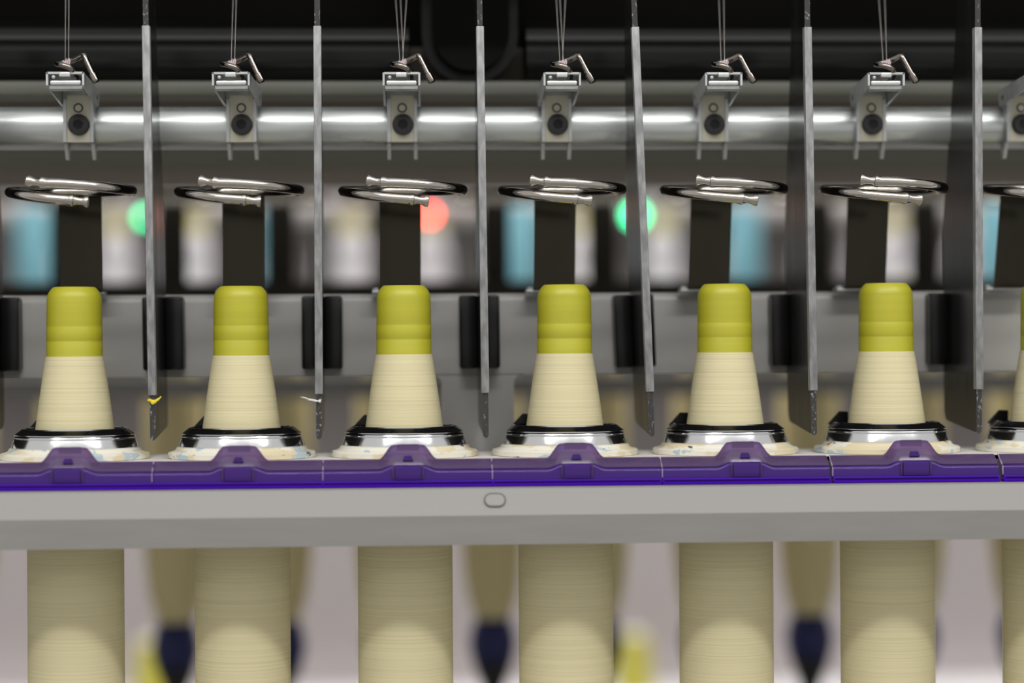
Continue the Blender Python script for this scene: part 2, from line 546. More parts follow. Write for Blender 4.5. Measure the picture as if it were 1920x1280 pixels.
# ------------------------------------------------------------------ bobbins
def cop_meshes():
    zt = Zref(534, 0)
    zy = Zref(663, 0)
    zr = Zref(806, 0)
    rt = 12.45
    base = COP_FOOT
    # yellow tube tip
    prof = [(rt + 0.3, zy - 6), (rt + 0.3, zy + 6.4), (rt + 0.16, zy + 6.7), (rt + 0.16, zy + 7.3), (rt + 0.26, zy + 7.6), (rt + 0.26, zy + 13.2),
            (rt + 0.12, zy + 13.5), (rt + 0.12, zy + 14.0), (rt + 0.16, zy + 14.4), (rt, zt - 5.4), (rt - 0.25, zt - 4.0), (rt - 0.8, zt - 2.7), (rt - 1.7, zt - 1.4), (rt - 2.7, zt - 0.35), (rt - 3.3, zt - 0.02),
            (rt - 4.0, zt), (rt - 4.3, zt - 0.3), (rt - 4.6, zt - 3), (0, zt - 3)]
    tube = MB().lathe([(r, zz - base) for r, zz in prof], 64).mesh('bobbin_tip', 'yellow', 30)
    # wound yarn: nose cone, cylinder, rounded foot
    prof = []
    N = 90
    rr = random.Random(3)
    for k in range(N + 1):
        t = k / N                                   # 0 at the tip end
        zz = zy - t * (zy - zr)
        r = 13.0 + 5.2 * t ** 0.92 + rr.uniform(-.025, .025)
        prof.append((r, zz))
    prof.insert(0, (12.4, zy + 0.05))
    for k in range(1, 8):
        t = k / 7
        prof.append((18.2 + 3.7 * math.sin(t * math.pi / 2), zr - 26 * t))
    for zz in range(int(zr - 28), int(base + 38), -3):
        prof.append((21.9 + rr.uniform(-.008, .008), zz))
    for k in range(0, 9):
        t = k / 8
        prof.append((21.9 - 8.5 * t ** 1.6, base + 36 - 34 * t))
    yarn = MB().lathe([(r, zz - base) for r, zz in prof[::-1]], 72).mesh('wound_yarn', 'yarn', 40)
    foot = MB().lathe([(0, -92), (6, -92), (6, -40), (11, -30), (13.5, -8), (13.5, 4), (0, 4)], 32).mesh('spindle_foot', 'navy', 30)
    return tube, yarn, foot


CT, CY, CF = cop_meshes()
for k, x in enumerate(SPIN):
    t = thing('yarn_bobbin', 'sharp cream bobbin with lime tip, ' + SPOT[k], 'bobbin',
              (x, 0, COP_FOOT), 'front row of cream yarn bobbins')
    link('wound_yarn', CY, t).rotation_euler.z = k * 1.3
    link('tube_tip', CT, t, label='lime yellow plastic tube tip').rotation_euler.z = k * 0.7
    link('spindle_foot', CF, t)


# ------------------------------------------------------------------ rings on the rail
def ring_meshes():
    zz = lambda py: Zref(py, 0) - RAIL_Z
    d = MB().lathe([(25.5, 0), (33.4, 0), (33.8, 0.4), (33.8, 2.4), (33.2, 2.9), (31.4, 3.3), (30.4, 3.8), (29.7, 4.9), (29.3, 5.2), (25.5, 5.2), (25.5, 0)], 72).mesh('base_disc', 'disc', 25)
    body = MB().lathe([(24.2, 3.4), (28.2, 3.5), (28.7, 4.9), (29.1, 5.6), (28.9, 6.3), (27.7, 9.3), (27.2, 9.7), (27.5, 10.1), (27.3, 10.6), (26.4, 10.9),
                       (24.2, 11.0), (24.2, 3.4)], 72).mesh('ring_body', 'chrome', 22)
    lip = MB().lathe([(22.9, 10.6), (26.6, 10.8), (27.35, 11.1), (27.35, 11.4), (24.3, 13.75), (23.9, 13.95), (23.2, 13.8), (22.9, 13.2), (22.9, 10.6)],
                     72).mesh('ring_lip', 'lip', 20)
    rim = MB().lathe([(24.45, 13.66), (24.05, 14.1), (23.5, 14.15), (23.2, 13.8)], 72)
    rim.lathe([(27.2, 11.05), (27.5, 11.1), (27.5, 11.4), (27.3, 11.5)], 72)
    rim = rim.mesh('bright_rim', 'chrome', 40)
    # traveller cleaner: small dark fin at the back left of the ring
    fin = MB().prism_y([(-7.0, 12.6), (-5.0, 11), (2.4, 11), (2.4, 18.4), (-1.6, 18.6)], -1.2, 1.2).mesh('cleaner_fin', 'black', 20)
    return d, body, lip, rim, fin


RD, RB, RL, RR_, RF = ring_meshes()
for k, x in enumerate(SPIN):
    t = thing('spinning_ring', 'chrome ring on worn white disc, ' + SPOT[k], 'ring', (x, 0, RAIL_Z),
              'rings on the rail')
    link('base_disc', RD, t, label='worn off white enamel disc').rotation_euler.z = k * 0.9
    link('ring_body', RB, t, label='polished chrome ring')
    l = link('ring_lip', RL, t, label='polished lip with a painted dark reflection')
    link('bright_rim', RR_, l)
    f = link('cleaner_fin', RF, t, (-17.2, 17.0, 0), label='small black cleaner fin')


# ------------------------------------------------------------------ purple covers on the rail's shoulder
def cover_meshes(W):
    zf = lambda py: Zref(py, -46) - FZ[0]
    N = 60
    sm = lambda t: max(0, min(1, t)) ** 2 * (3 - 2 * max(0, min(1, t)))

    def bump(x):
        return sm(1 - (abs(x) - 6.6) / 6.4) if abs(x) > 6.6 else 1.0
    xs = [-W / 2 + W * k / N for k in range(N + 1)]

    def sheet(fn, mname, mt, th):
        b = MB()
        rows = []
        for x in xs:
            rows.append(fn(x))
        m = len(rows[0])
        vs, fs = [], []
        for x, r in zip(xs, rows):
            for y, zz in r:
                vs.append((x, y, zz))
        for i in range(N):
            for j in range(m - 1):
                fs.append((i * m + j, (i + 1) * m + j, (i + 1) * m + j + 1, i * m + j + 1))
        off = len(vs)
        # second skin
        for x, r in zip(xs, rows):
            for j, (y, zz) in enumerate(r):
                a = r[max(j - 1, 0)]
                c = r[min(j + 1, m - 1)]
                d = Vector((c[0] - a[0], c[1] - a[1])).normalized()
                vs.append((x, y + d.y * th, zz - d.x * th))
        for i in range(N):
            for j in range(m - 1):
                fs.append((off + i * m + j, off + i * m + j + 1, off + (i + 1) * m + j + 1, off + (i + 1) * m + j))
        for i in range(N):
            for j in (0, m - 1):
                fs.append((i * m + j, off + i * m + j, off + (i + 1) * m + j, (i + 1) * m + j))
        for i in (0, N):
            for j in range(m - 1):
                fs.append((i * m + j, i * m + j + 1, off + i * m + j + 1, off + i * m + j))
        b.poly(vs, fs)
        return b.mesh(mname, mt, 40)

    def top(x):
        q = bump(x)
        y0, z0 = -44.6, zf(878) + q * 1.9
        y1, z1 = -38.2 + q * 0.6, zf(860.5) + q * 6.4
        pts = []
        for j in range(7):
            t = j / 6
            bow = math.sin(t * math.pi) * (0.5 + 0.6 * q)
            pts.append((y0 + (y1 - y0) * t - bow * 0.6, z0 + (z1 - z0) * t + bow * 0.5))
        if True:
            pts.append((y1 + 0.9, z1 - 0.1))
        return pts

    def wall(x):
        q = bump(x)
        zt = zf(880) + q * 2.2
        return [(-46.4, zf(899)), (-46.4, zt - 1.4), (-46.1, zt - 0.5), (-45.4, zt), (-44.3, zt + 0.1)]

    def lip(x):
        return [(-44.5, 0.15), (-48.3, 0.15), (-48.6, 0.5), (-48.6, zf(900.5) - 0.5), (-48.2, zf(899.5)), (-45.0, zf(899.2))]
    a = sheet(top, 'top_sheet', 'purple', 1.1)
    c = sheet(wall, 'front_wall', 'purple_wall', 1.1)
    d = sheet(lip, 'lower_lip', 'purple_deep', 1.0)
    clip = MB().box(-6.0, 6.0, -47.9, -46.2, zf(898), zf(871.5), 0.5).mesh('clip_block', 'purple_wall', 30)
    rib = MB().box(-0.35, 0.35, -47.4, -46.0, zf(896), zf(870), 0.2).mesh('clip_rib', 'purple', 30)
    nub = MB().prism_y([(-2.3, -1.0), (2.3, -1.0), (1.5, 1.1), (-1.5, 1.1)], -1.0, 1.2).mesh('nub', 'purple_wall', 20)
    tab = MB().box(-5.0, 5.0, -38.2, -36.6, zf(845), zf(832.5), 0.4).mesh('tab', 'purple', 30)
    foot = MB().box(-4.5, 4.5, -48.0, -45.2, 0.6, zf(901.5), 0.2).mesh('end_foot', 'purple_deep', 30)
    groove = MB().box(-W / 2 + 0.6, W / 2 - 0.6, -48.75, -48.3, zf(905), zf(901.3), 0.1).mesh('lip_groove', 'purple_dark', 30)
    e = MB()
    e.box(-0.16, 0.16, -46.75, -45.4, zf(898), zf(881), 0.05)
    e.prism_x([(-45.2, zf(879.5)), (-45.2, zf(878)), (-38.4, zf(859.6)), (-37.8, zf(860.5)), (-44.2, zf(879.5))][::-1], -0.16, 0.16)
    edge = e.mesh('end_highlight', 'edge_highlight', 30)
    return a, c, d, clip, rib, nub, tab, foot, zf, groove, edge


SEAM = [P(x, 890, -46).x for x in (-33, 285, 607, 923, 1240, 1557, 1876, 2192)]
PW = sum(SEAM[k + 1] - SEAM[k] for k in range(7)) / 7 - 0.35
PA, PC, PD, PCL, PRB, PN, PTB, PFT, pzf, PGR, PED = cover_meshes(PW)
for k in range(7):
    cx = (SEAM[k] + SEAM[k + 1]) / 2
    t = thing('purple_cover', 'translucent purple humped cover, ' + SPOT[k], 'cover', (cx, 0, FZ[0]),
              'purple covers along the ring rail')
    link('top_sheet', PA, t, label='thin lilac tinted upper sheet with a hump')
    link('front_wall', PC, t)
    link('lower_lip', PD, t, label='deep violet lower lip')
    c = link('clip_block', PCL, t)
    link('clip_rib', PRB, c, (-6.6, 0, 0))
    link('clip_rib', PRB, c, (6.6, 0, 0))
    link('nub', PN, t, (0, -43.6, pzf(858)))
    link('tab', PTB, t)
    link('lip_groove', PGR, t)
    link('end_highlight', PED, t, (-PW / 2, 0, 0), label='pale painted highlight along the cover end')
    link('end_foot', PFT, t, (-PW / 2 + 5.5, 0, 0))
    link('end_foot', PFT, t, (PW / 2 - 5.5, 0, 0))


# ------------------------------------------------------------------ separators
SEP = [(-48, -40), (274, 285.5), (595, 598), (900, 910), (1191, 1219), (1514, 1525), (1833, 1835.5)]
SY = -18.0
ZB = Zref(818, SY)
ZS0, ZS1 = Zref(736, SY), Zref(49, SY)
ZTOP = Zref(-60, SY)


def sep_meshes():
    # outline in (y, z) seen from the side: straight front, back edge leaning forward above the rings
    y0, y1 = SY, 44.0
    out = [(y0, ZTOP), (y0, ZB + 3.5)]
    for k in range(1, 6):
        a = math.pi / 2 * k / 6
        out.append((y0 + 3.5 - 3.5 * math.cos(a), ZB + 3.5 - 3.5 * math.sin(a)))
    out += [(y0 + 3.5, ZB), (y1 - 6, ZB + 3.6)]
    for k in range(1, 7):
        a = math.pi / 2 * k / 6
        out.append((y1 - 6 + 6 * math.sin(a), ZB + 9.6 - 6 * math.cos(a)))
    out += [(y1, Zref(430, 44)), (y1 - 9, Zref(300, 40)), (y1 - 20, Zref(150, 30)), (y1 - 30, ZTOP)]
    z0 = ZB
    pl = MB().prism_x([(y, zz - z0) for y, zz in out], -0.85, 0.85).mesh('plate', 'plate', 30)
    ed = [(y0 - 0.5, ZTOP), (y0 - 0.5, ZB + 3.2), (y0 + 0.2, ZB + 0.9), (y0 + 1.6, ZB - 0.4), (y0 + 3.0, ZB - 0.6), (y0 + 3.0, ZB + 0.6), (y0 + 1.0, ZB + 2.2), (y0 + 0.6, ZB + 4), (y0 + 0.6, ZTOP)]
    eb = MB()
    zb0, zb1 = ZB - z0 - 0.6, ZTOP - z0
    for q in range(1):
        ol = [(-1.25, zb1)] + [(1.25 * math.cos(a), zb0 + 1.6 + 1.6 * math.sin(a)) for a in [math.pi + math.pi * k / 10 for k in range(11)]] + [(1.25, zb1)]
        eb.prism_y(ol, y0 - 0.6, y0 + 0.5)
    eb = eb.mesh('edge_bead', 'plate_edge', 30)
    b = MB()
    b.box(-1.75, 1.75, y0 - 1.7, y0 - 0.4, ZS0 - z0, ZS1 - z0, 0.3)
    b.box(-1.75, -0.8, y0 - 0.8, y0 + 3.2, ZS0 - z0, ZS1 - z0, 0.2)
    b.box(0.8, 1.75, y0 - 0.8, y0 + 3.2, ZS0 - z0, ZS1 - z0, 0.2)
    st = b.mesh('edge_strip', 'strip', 30)
    # black plastic holder gripping the plate in front of the beam
    h0, h1 = Zref(690, 40) - z0, Zref(553, 40) - z0
    b = MB()
    b.box(-9.7, -0.85, 33.5, 45.4, h0, h1, 1.3)
    b.box(0.85, 9.7, 33.5, 45.4, h0, h1, 1.3)
    b.box(-9.7, 9.7, 41.5, 45.3, h0 + 1, h1 - 1, 0.3)
    ho = b.mesh('holder', 'black', 30)
    return pl, eb, st, ho


SPL, SEB, SST, SHO = sep_meshes()
seplab = {1: 'tall dark separator plate with pale metal edge strip and a scrap of yellow lint',
          2: 'tall dark separator plate with pale metal edge strip and a wisp of white fluff',
          0: 'clean dark separator plate, next beyond the yellow lint, away from the white fluff',
          3: 'clean dark separator plate with pale edge strip standing before the wide grey column',
          4: 'clean dark separator plate with pale edge strip, first past the wide grey column',
          5: 'clean dark separator plate with pale edge strip, second past the wide grey column',
          6: 'clean dark separator plate with pale edge strip, third past the wide grey column'}
HOLX = [P(x, 620, 38).x for x in (6, 306, 603, 895.5, 1185, 1474.5, 1766.5)]
for k, (xa, xb) in enumerate(SEP):
    pb, pa = P(xb, 735, SY), P(xa, 60, SY)
    tilt = math.atan2(pa.x - pb.x, pa.z - pb.z)
    x0 = pb.x - math.tan(tilt) * (pb.z - ZB)
    t = thing('separator', seplab.get(k, 'clean tall dark separator plate with a pale metal edge strip between bobbins'), 'separator',
              (x0, 0, ZB), 'separators between the bobbins', rot=(0, tilt, 0))
    link('plate', SPL, t)
    link('edge_bead', SEB, t, label='scuffed dark front edge')
    link('edge_strip', SST, t, label='pale grey metal edge strip')
    link('holder', SHO, t, label='black plastic holder')

# lint caught on two separators
c = P(288, 752, SY - 1.0)
b = MB()
b.tube(catmull([(-2.6, -0.6, 0.6), (-1.2, -0.7, 0.2), (0, -0.7, -0.4), (1.2, -0.4, 0.3), (2.2, 1, 1.0), (3.0, 2.4, 1.9)]), [0.5] * 6 + [0.9] * 8 + [0.6] * 6 + [0.35] * 6, 7)
b.ball((-0.3, -0.8, -0.7), 0.85)
b.tube(catmull([(-2.2, -0.6, 0.3), (-1.6, -1, 1.0), (-0.6, -1.0, 0.2)]), 0.3, 6)
thing('lint_tuft', 'small scrap of yellow lint stuck on the separator edge', 'lint', c, me=b.mesh('lint_tuft', 'lint_yellow'))
c = P(598, 752, SY - 1.0)
b = MB()
b.ball((0.3, -0.5, 0.1), 0.75)
for q in range(16):
    a0 = R.uniform(-0.4, 0.4)
    L = R.uniform(2.5, 8.5)
    b.tube(catmull([(0.3, -0.5, 0.1), (-L * 0.45, -0.6 + R.uniform(-.4, .3), L * 0.10 + R.uniform(-.5, .4)),
                    (-L, R.uniform(-1, 0), L * 0.22 + R.uniform(-.7, .7))], 4), [0.18] * 4 + [0.10] * 4 + [0.05], 4)
for q in range(5):
    b.tube([(0.3, -0.5, 0.1), (R.uniform(0.5, 2.6), R.uniform(-.8, .5), R.uniform(-1.5, 1.2))], [0.12, 0.05], 4)
thing('lint_wisp', 'thin wisp of white fluff trailing from the separator edge', 'lint', c, me=b.mesh('lint_wisp', 'lint_white'))


# ------------------------------------------------------------------ balloon rings on dark posts
def balloon_meshes():
    # origin: ring centre at wire height
    rr = 27.6
    key = [(-6, -23.5), (0, -22.5), (30, -15), (60, -6), (90, 0), (135, 5), (180, 8), (225, 5), (270, 1), (300, 0.5), (330, 3), (360, 7), (377, 9)]

    def zq(s):
        for (a, u), (c, v) in zip(key, key[1:]):
            if s <= c:
                return u + (v - u) * (s - a) / (c - a)
        return key[-1][1]
    path = []
    s = -6.0
    while s <= 377.01:
        zz = sum(zq(min(max(s + d, -6), 377)) for d in (-16, -8, 0, 8, 16)) / 5 * 0.247
        r = rr
        a = math.radians(s)
        path.append((-r * math.sin(a), -r * math.cos(a), zz))
        s += 3.83
    n = len(path)
    rad = [2.35] * n
    wire = MB().tube(path, rad, 16).mesh('ring_wire', 'wire', 40)

    def tip(p0, p1, up):
        d = (Vector(p0) - Vector(p1)).normalized()
        d = (d + Vector((0, 0, up))).normalized()
        p = Vector(p0)
        st = [(-1.2, 2.4), (0.0, 2.55), (0.3, 2.75), (1.6, 2.75), (1.9, 2.3), (4.2, 1.7), (5.6, 1.95), (6.8, 2.5), (7.9, 2.75), (8.3, 2.6), (8.5, 2.1)]
        return MB().tube([p + d * a for a, _ in st], [r for _, r in st], 16)
    lo = tip(path[0], path[2], -0.03).mesh('tip', 'wire', 40)
    hi = tip(path[-1], path[-3], 0.09).mesh('tip', 'wire', 40)
    return wire, lo, hi


BW, BLO, BHI = balloon_meshes()
BRX = [134, 449, 755.5, 1054, 1357, 1657, 1962]
PSX = [(151, 153.5), (456.5, 456.5), (750, 750), (1040.5, 1039), (1333, 1328), (1627, 1621), (1912, 1900)]
BRZ = Zref(357, 0)
pw = 78 * (36 + 1037) / F
pbt = BEAM_T - BRZ
pm = MB()
pm.prism_x([(0, pbt + 1.3), (0, 0.5), (-0.4, 1.5), (-2.5, 2.2), (-2.5, 3.4), (0.2, 2.8), (1.4, 1.2), (1.4, pbt + 1.3)][::-1], -pw / 2, pw / 2)
PM = pm.mesh('post', 'post', 20)
FT = MB().box(-pw / 2 - 3.4, pw / 2 + 0.4, 1.2, 12, pbt - 0.05, pbt + 1.4, 0.4).mesh('foot', 'zinc', 30)
SCW = MB().lathe([(0, 0), (2.0, 0), (2.0, 0.6), (1.5, 1.3), (0, 1.5)], 16).mesh('foot_screw', 'zinc_bright', 30)
for k in range(7):
    c = P(BRX[k], 358, 0)
    t = thing('balloon_ring', 'open steel wire ring on dark post, ' + SPOT[k], 'wire ring', (c.x, 0, BRZ),
              'balloon rings above the bobbins')
    link('ring_wire', BW, t, label='polished steel wire loop')
    link('tip', BLO, t, label='flared silver wire end')
    link('tip', BHI, t, label='flared silver wire end')
    pt, pb = P(PSX[k][0], 385, 33), P(PSX[k][1], 540, 33)
    o = link('post', PM, t, (pb.x - c.x, 32, 0), label='dark mirror-like flat post')
    sh = (pt.x - pb.x) / (pt.z - pb.z)
    if abs(sh) > 0.005:
        me = PM.copy()
        for v in me.vertices:
            v.co.x += sh * (v.co.z - pbt * 0.001)
        o.data = me
    link('foot', FT, o)
    link('foot_screw', SCW, o, (-pw / 2 - 1.2, 6.5, pbt + 1.35))


# ------------------------------------------------------------------ lappets (thread guides) clamped to the tube
def lappet_meshes():
    r = TUBE_R + 0.1
    arc = [(r * math.cos(math.radians(a)), r * math.sin(math.radians(a))) for a in range(250, 95, -12)]
    fl = [(-14.2, 12.6), (-14.2, -7.6), (-11.6, -8.4), (-7.4, -15.4), (-4.6, -15.4)] + arc + [(-2, 12.6)]
    cl = MB()
    cl.prism_x(fl[::-1], -7.1, -5.5)
    cl.prism_x(fl[::-1], 5.5, 7.1)
    cl.box(-7.1, 7.1, -12.4, -2.0, 11.6, 13.0, 0.3)
    clamp = cl.mesh('clamp', 'zinc', 30)
    plate = MB().box(-5.6, 5.6, -13.6, -12.0, -7.7, 14.6, 0.4).mesh('face_plate', 'cream', 30)
    # cap screw with hexagon socket
    n = 36
    b = MB()
    rim = lambda rad, y, m=n: [(rad * math.cos(2 * math.pi * k / m + 0.3), y, rad * math.sin(2 * math.pi * k / m + 0.3)) for k in range(m)]

    def hexr(rad, y):
        out = []
        for k in range(n):
            a = 2 * math.pi * k / n
            q = rad * math.cos(math.pi / 6) / math.cos((a % (math.pi / 3)) - math.pi / 6)
            out.append((q * math.cos(a + 0.3), y, q * math.sin(a + 0.3)))
        return out
    rows = [rim(5.0, 0), rim(5.0, -2.4), rim(4.6, -3.2), rim(3.2, -3.5), hexr(2.5, -3.5), hexr(2.5, -1.2)]
    vs = sum(rows, [])
    fs = []
    for i in range(len(rows) - 1):
        for k in range(n):
            q = (k + 1) % n
            fs.append((i * n + k, i * n + q, (i + 1) * n + q, (i + 1) * n + k))
    fs.append(tuple(range((len(rows) - 1) * n, len(rows) * n)))
    b.poly(vs, fs)
    screw = b.mesh('cap_screw', 'screw', 30)
    sock = MB().poly(hexr(2.45, -3.1), [tuple(range(n))[::-1]]).mesh('socket_shade', 'black_matt', 0)  # flat black sheet standing in for the shade inside the socket
    riv = MB()
    riv.tube([(0, -13.3, 0), (0, -14.0, 0)], 1.55, 20)
    rivet = riv.mesh('rivet', 'cream', 30)
    rg = MB().lathe([(1.6, 0), (2.25, 0), (2.25, 0.5), (1.6, 0.5), (1.6, 0)], 24).mesh('rivet_groove', 'screw', 30)
    # arm: inverted sheet channel reaching forward
    arm = MB()
    zf_, zr_ = 20.8, 17.4
    side = [(-50, zf_), (-50, 15.0), (-48.6, 14.0), (-8.5, 9.6), (-6.5, 10.6), (-6.0, 13), (-6.0, zr_)]
    arm.prism_x(side[::-1], -8.6, -7.7)
    arm.prism_x(side[::-1], 7.7, 8.6)
    tp = [(-8.6, 0), (-7.9, 0.75), (7.9, 0.75), (8.6, 0), (7.7, -0.2), (-7.7, -0.2)]
    vs = [(x, -50, zf_ + q - 0.5) for x, q in tp] + [(x, -6, zr_ + q - 0.5) for x, q in tp]
    fs = [tuple(range(6)), tuple(range(6, 12))[::-1]] + [((k + 1) % 6, k, 6 + k, 6 + (k + 1) % 6) for k in range(6)]
    arm.poly(vs, fs)
    armm = arm.mesh('arm', 'zinc', 30)
    hole = MB().tube([(-8.7, -12, 13.6), (-8.4, -12, 13.6)], 1.3, 16).tube([(8.4, -12, 13.6), (8.7, -12, 13.6)], 1.3, 16).mesh('pivot_pin', 'screw', 30)
    sl = MB().box(-7.0, 7.0, -49.2, -40, 15.2, 17.3, 0.7).mesh('slider', 'zinc_bright', 30)
    un = MB().prism_x([(-48.2, 15.1), (-47.8, 13.6), (-44, 12.9), (-41, 15.1)], -7.5, 7.5)
    under = un.mesh('slider_base', 'zinc', 30)
    pin = MB().box(-2.6, 2.4, -51.0, -46, 18.7, 20.9, 0.5).mesh('front_tab', 'zinc_bright', 30)
    rv = MB().ball((-5.4, -48.6, 18.9), 1.0).mesh('small_rivet', 'zinc_bright', 60)
    neck = MB().box(-7.6, 7.6, -12.4, -9.5, 9.5, 17.2, 0.4).mesh('neck', 'zinc', 30)
    # pigtail hook around the yarn
    e = Vector((0, -46, 24.2))
    pts = [(4.6, 10, -5.6), (4.4, 3, -4.6), (4.2, -1.5, -3.2), (2.6, -4.6, -1.6), (-0.6, -4.9, -0.3), (-3.6, -2.4, 0.6), (-3.9, 1.2, 1.2), (-1.4, 3.6, 1.8), (2.0, 3.0, 2.6),
           (5.2, 1.6, 3.8), (7.3, 0.6, 4.7), (8.3, -0.2, 4.3), (9.5, -1.0, 1.8), (11.2, -2.0, -1.8), (12.6, -2.8, -4.8)]
    path = [e + Vector(p) for p in catmull(pts, 5)]
    hk = MB().tube(path, 1.3, 12).mesh('hook', 'hook', 50)
    d = Vector((1.4, -0.8, -3.0)).normalized()
    p0 = e + Vector((12.3, -2.6, -4.1))
    fe = MB().tube([p0 - d * 0.3, p0, p0 + d * 3.6, p0 + d * 4.3, p0 + d * 4.6], [1.3, 1.75, 1.75, 1.5, 0.7], 12).mesh('hook_ferrule', 'hook', 50)
    fb = MB()
    for q in range(26):
        a = R.uniform(0, 6.28)
        q0 = e + Vector((0.2 + 1.6 * math.cos(a), -2.8 + 1.3 * math.sin(a), -0.2))
        q1 = e + Vector((0.4 + 1.5 * math.cos(a + .6), -2.0 + 1.0 * math.sin(a), R.uniform(1.6, 3.2)))
        fb.tube([q0, (q0 + q1) / 2 + Vector((R.uniform(-.5, .5), -0.3, 0)), q1], [0.22, 0.2, 0.08], 4)
    fibre = fb.mesh('fibre_tuft', 'fluff', 40)
    return sock, clamp, plate, screw, rivet, rg, armm, hole, sl, under, pin, rv, neck, hk, fe, fibre


(LSK, LC, LP, LS, LRV, LRG, LA, LH, LSL, LU, LPN, LSR, LN, LHK, LFE, LFB) = lappet_meshes()
SCX = [149, 456.5, 755, 1044, 1338, 1634.5, 1912]
EYX = [125, 436, 753, 1053, 1355, 1659, 1955]
LAPX = []
for k in range(7):
    c = P(SCX[k], 233, 25)
    ey = P(EYX[k], 124, -8)
    yaw = math.atan2(ey.x - c.x, 33.0)          # arms are not all clamped exactly square
    t = thing('thread_guide', 'zinc thread guide with pigtail hook, ' + SPOT[k], 'thread guide',
              (c.x, TUBE_Y, TUBE_Z), 'thread guides on the tube', rot=(0, 0, yaw * 0.8))
    LAPX.append((t, c.x, yaw * 0.8))
    o = link('clamp', LC, t)
    p = link('face_plate', LP, t, label='cream coloured face plate')
    s = link('cap_screw', LS, t, (0.3, -13.4, 0.4), label='black cap screw with hexagon socket')
    link('socket_shade', LSK, s)
    v = link('rivet', LRV, p, (0, 0, 8.4))
    g = link('rivet_groove', LRG, p, (0, -13.5, 8.4))
    g.rotation_euler.x = math.pi / 2
    a = link('arm', LA, t)
    link('pivot_pin', LH, a)
    link('slider', LSL, t)
    link('slider_base', LU, t)
    link('front_tab', LPN, a)
    link('small_rivet', LSR, a)
    link('neck', LN, t)
    hk = link('hook', LHK, t, label='worn shiny pigtail hook')
    link('hook_ferrule', LFE, hk)
    link('fibre_tuft', LFB, hk, label='pinkish fibre caught in the hook')

b = MB().cyl_x((0, 0), 11.5, XL, XR, 40)
thing('delivery_roller', 'steel delivery roller above the thread guides that the yarn comes from', 'roller', (0, 40, P(960, 0, 40).z + 20.5), me=b.mesh('delivery_roller', 'galv', 40))
# yarn strands rising from every hook to the drafting casing
TOPX = [[(123, 0), (129, 0)], [(437, 0), (443, 0)], [(742, 0), (751, 0), (762, 0)], [(1043, 0), (1050, 0), (1060, 0)], [(1348, 0), (1357, 0)],
        [(1648, 0), (1659, 0)]]
for k in range(6):
    ey = P(EYX[k] + 0.5, 121, -9)
    t = thing('yarn', 'pale yarn strands above a hook, ' + SPOT[k], 'yarn', ey, 'yarn strands above the hooks')
    for j, (px, py) in enumerate(TOPX[k]):
        q = P(px, py, 30)
        d = q - ey
        e2 = d * 1.29
        s0 = Vector(((-0.8, 0.8, 0.2)[j], 0, -0.5))
        link('strand', MB().tube([s0, s0 + (d - s0) * 0.5, d, e2], 0.15, 6).mesh('strand', 'thread', 60), t)

# ------------------------------------------------------------------ opposite side of the machine, 0.56 m behind
OY = 560.0
S2 = (OY + 1037) / F
opx = [P(330 + 198 * k, 1180, OY).x for k in range(-2, 10)]
OZ = 1150 + (640 - 1160) * S2                  # cop feet
oxl, oxr = XL, XR
oy = lambda py: 1150 + (640 - py) * S2
prof = [(0, 0), (11, 0), (15, 6), (19, 22), (21.6, 48), (21.6, oy(728) - OZ), (18, oy(715) - OZ), (13, oy(610) - OZ), (12.4, oy(608) - OZ), (0, oy(608) - OZ)]
OYN = MB().lathe(prof, 32).mesh('wound_yarn', 'yarn_back', 40)
OTP = MB().lathe([(12.4, oy(609) - OZ), (12.4, oy(530) - OZ), (9, oy(522) - OZ), (0, oy(522) - OZ)], 32).mesh('tube_tip', 'yellow_back', 40)
ONV = MB().lathe([(0, -32), (12, -32), (16, -26), (17.2, -17), (15.5, -7), (12, 1), (0, 1)], 32).mesh('navy_foot', 'navy', 40)
OSP = MB().lathe([(0, -140), (6, -140), (6, -56), (8, -48), (15, -30), (12, -28), (0, -28)], 24).mesh('black_spindle', 'black_matt', 40)
for x in opx:
    t = thing('back_bobbin', 'blurred bobbin of tan yarn with a navy blue foot in the row behind', 'bobbin', (x, OY, OZ), 'bobbins on the far side of the machine')
    link('wound_yarn', OYN, t)
    link('tube_tip', OTP, t)
    link('navy_foot', ONV, t, label='navy blue foot')
    link('spindle', OSP, t)
b = MB().box(oxl, oxr, OY - 44, OY + 44, OZ - 168, OZ - 139, 2)
thing('back_spindle_rail', 'grey steel rail under the blurred bobbins of the far row', 'rail', (0, 0, 0), me=b.mesh('back_spindle_rail', 'paint'))
b = MB()
b.box(oxl, oxr, OY - 38, OY - 24, oy(742), oy(700), 2)
b.box(oxl, oxr, OY + 24, OY + 40, oy(742), oy(700), 2)
thing('back_ring_rail', 'blurred grey ring rail around the far row of bobbins', 'rail', (0, 0, 0), me=b.mesh('back_ring_rail', 'paint'))
b = MB().box(oxl, oxr, OY - 50, OY - 42, oy(616), oy(528), 3)
thing('back_beam', 'dark grey beam carrying the posts of the far row', 'beam', (0, 0, 0), me=b.mesh('back_beam', 'brown_dark'))
OPM = MB().box(-10, 10, -1, 1, oy(530) - oy(385), 0, 0.3).mesh('post', 'brown_dark', 30)
OWR = MB().tube([(29 * math.sin(a), 30 - 29 * math.cos(a), 3) for a in [2 * math.pi * k / 40 for k in range(41)]], 2.4, 10).mesh('ring_wire', 'wire', 60)
for k, x in enumerate(opx):
    x2 = P(324 + 201.5 * (k - 2), 460, OY - 44).x
    t = thing('back_balloon_ring', 'blurred wire ring on a dark post in the row behind', 'wire ring', (x2, OY - 44, oy(385)), 'balloon rings of the far row')
    link('post', OPM, t)
    link('ring_wire', OWR, t)
b = MB().cyl_x((OY - 38, oy(300)), 10.2, oxl, oxr, 32)
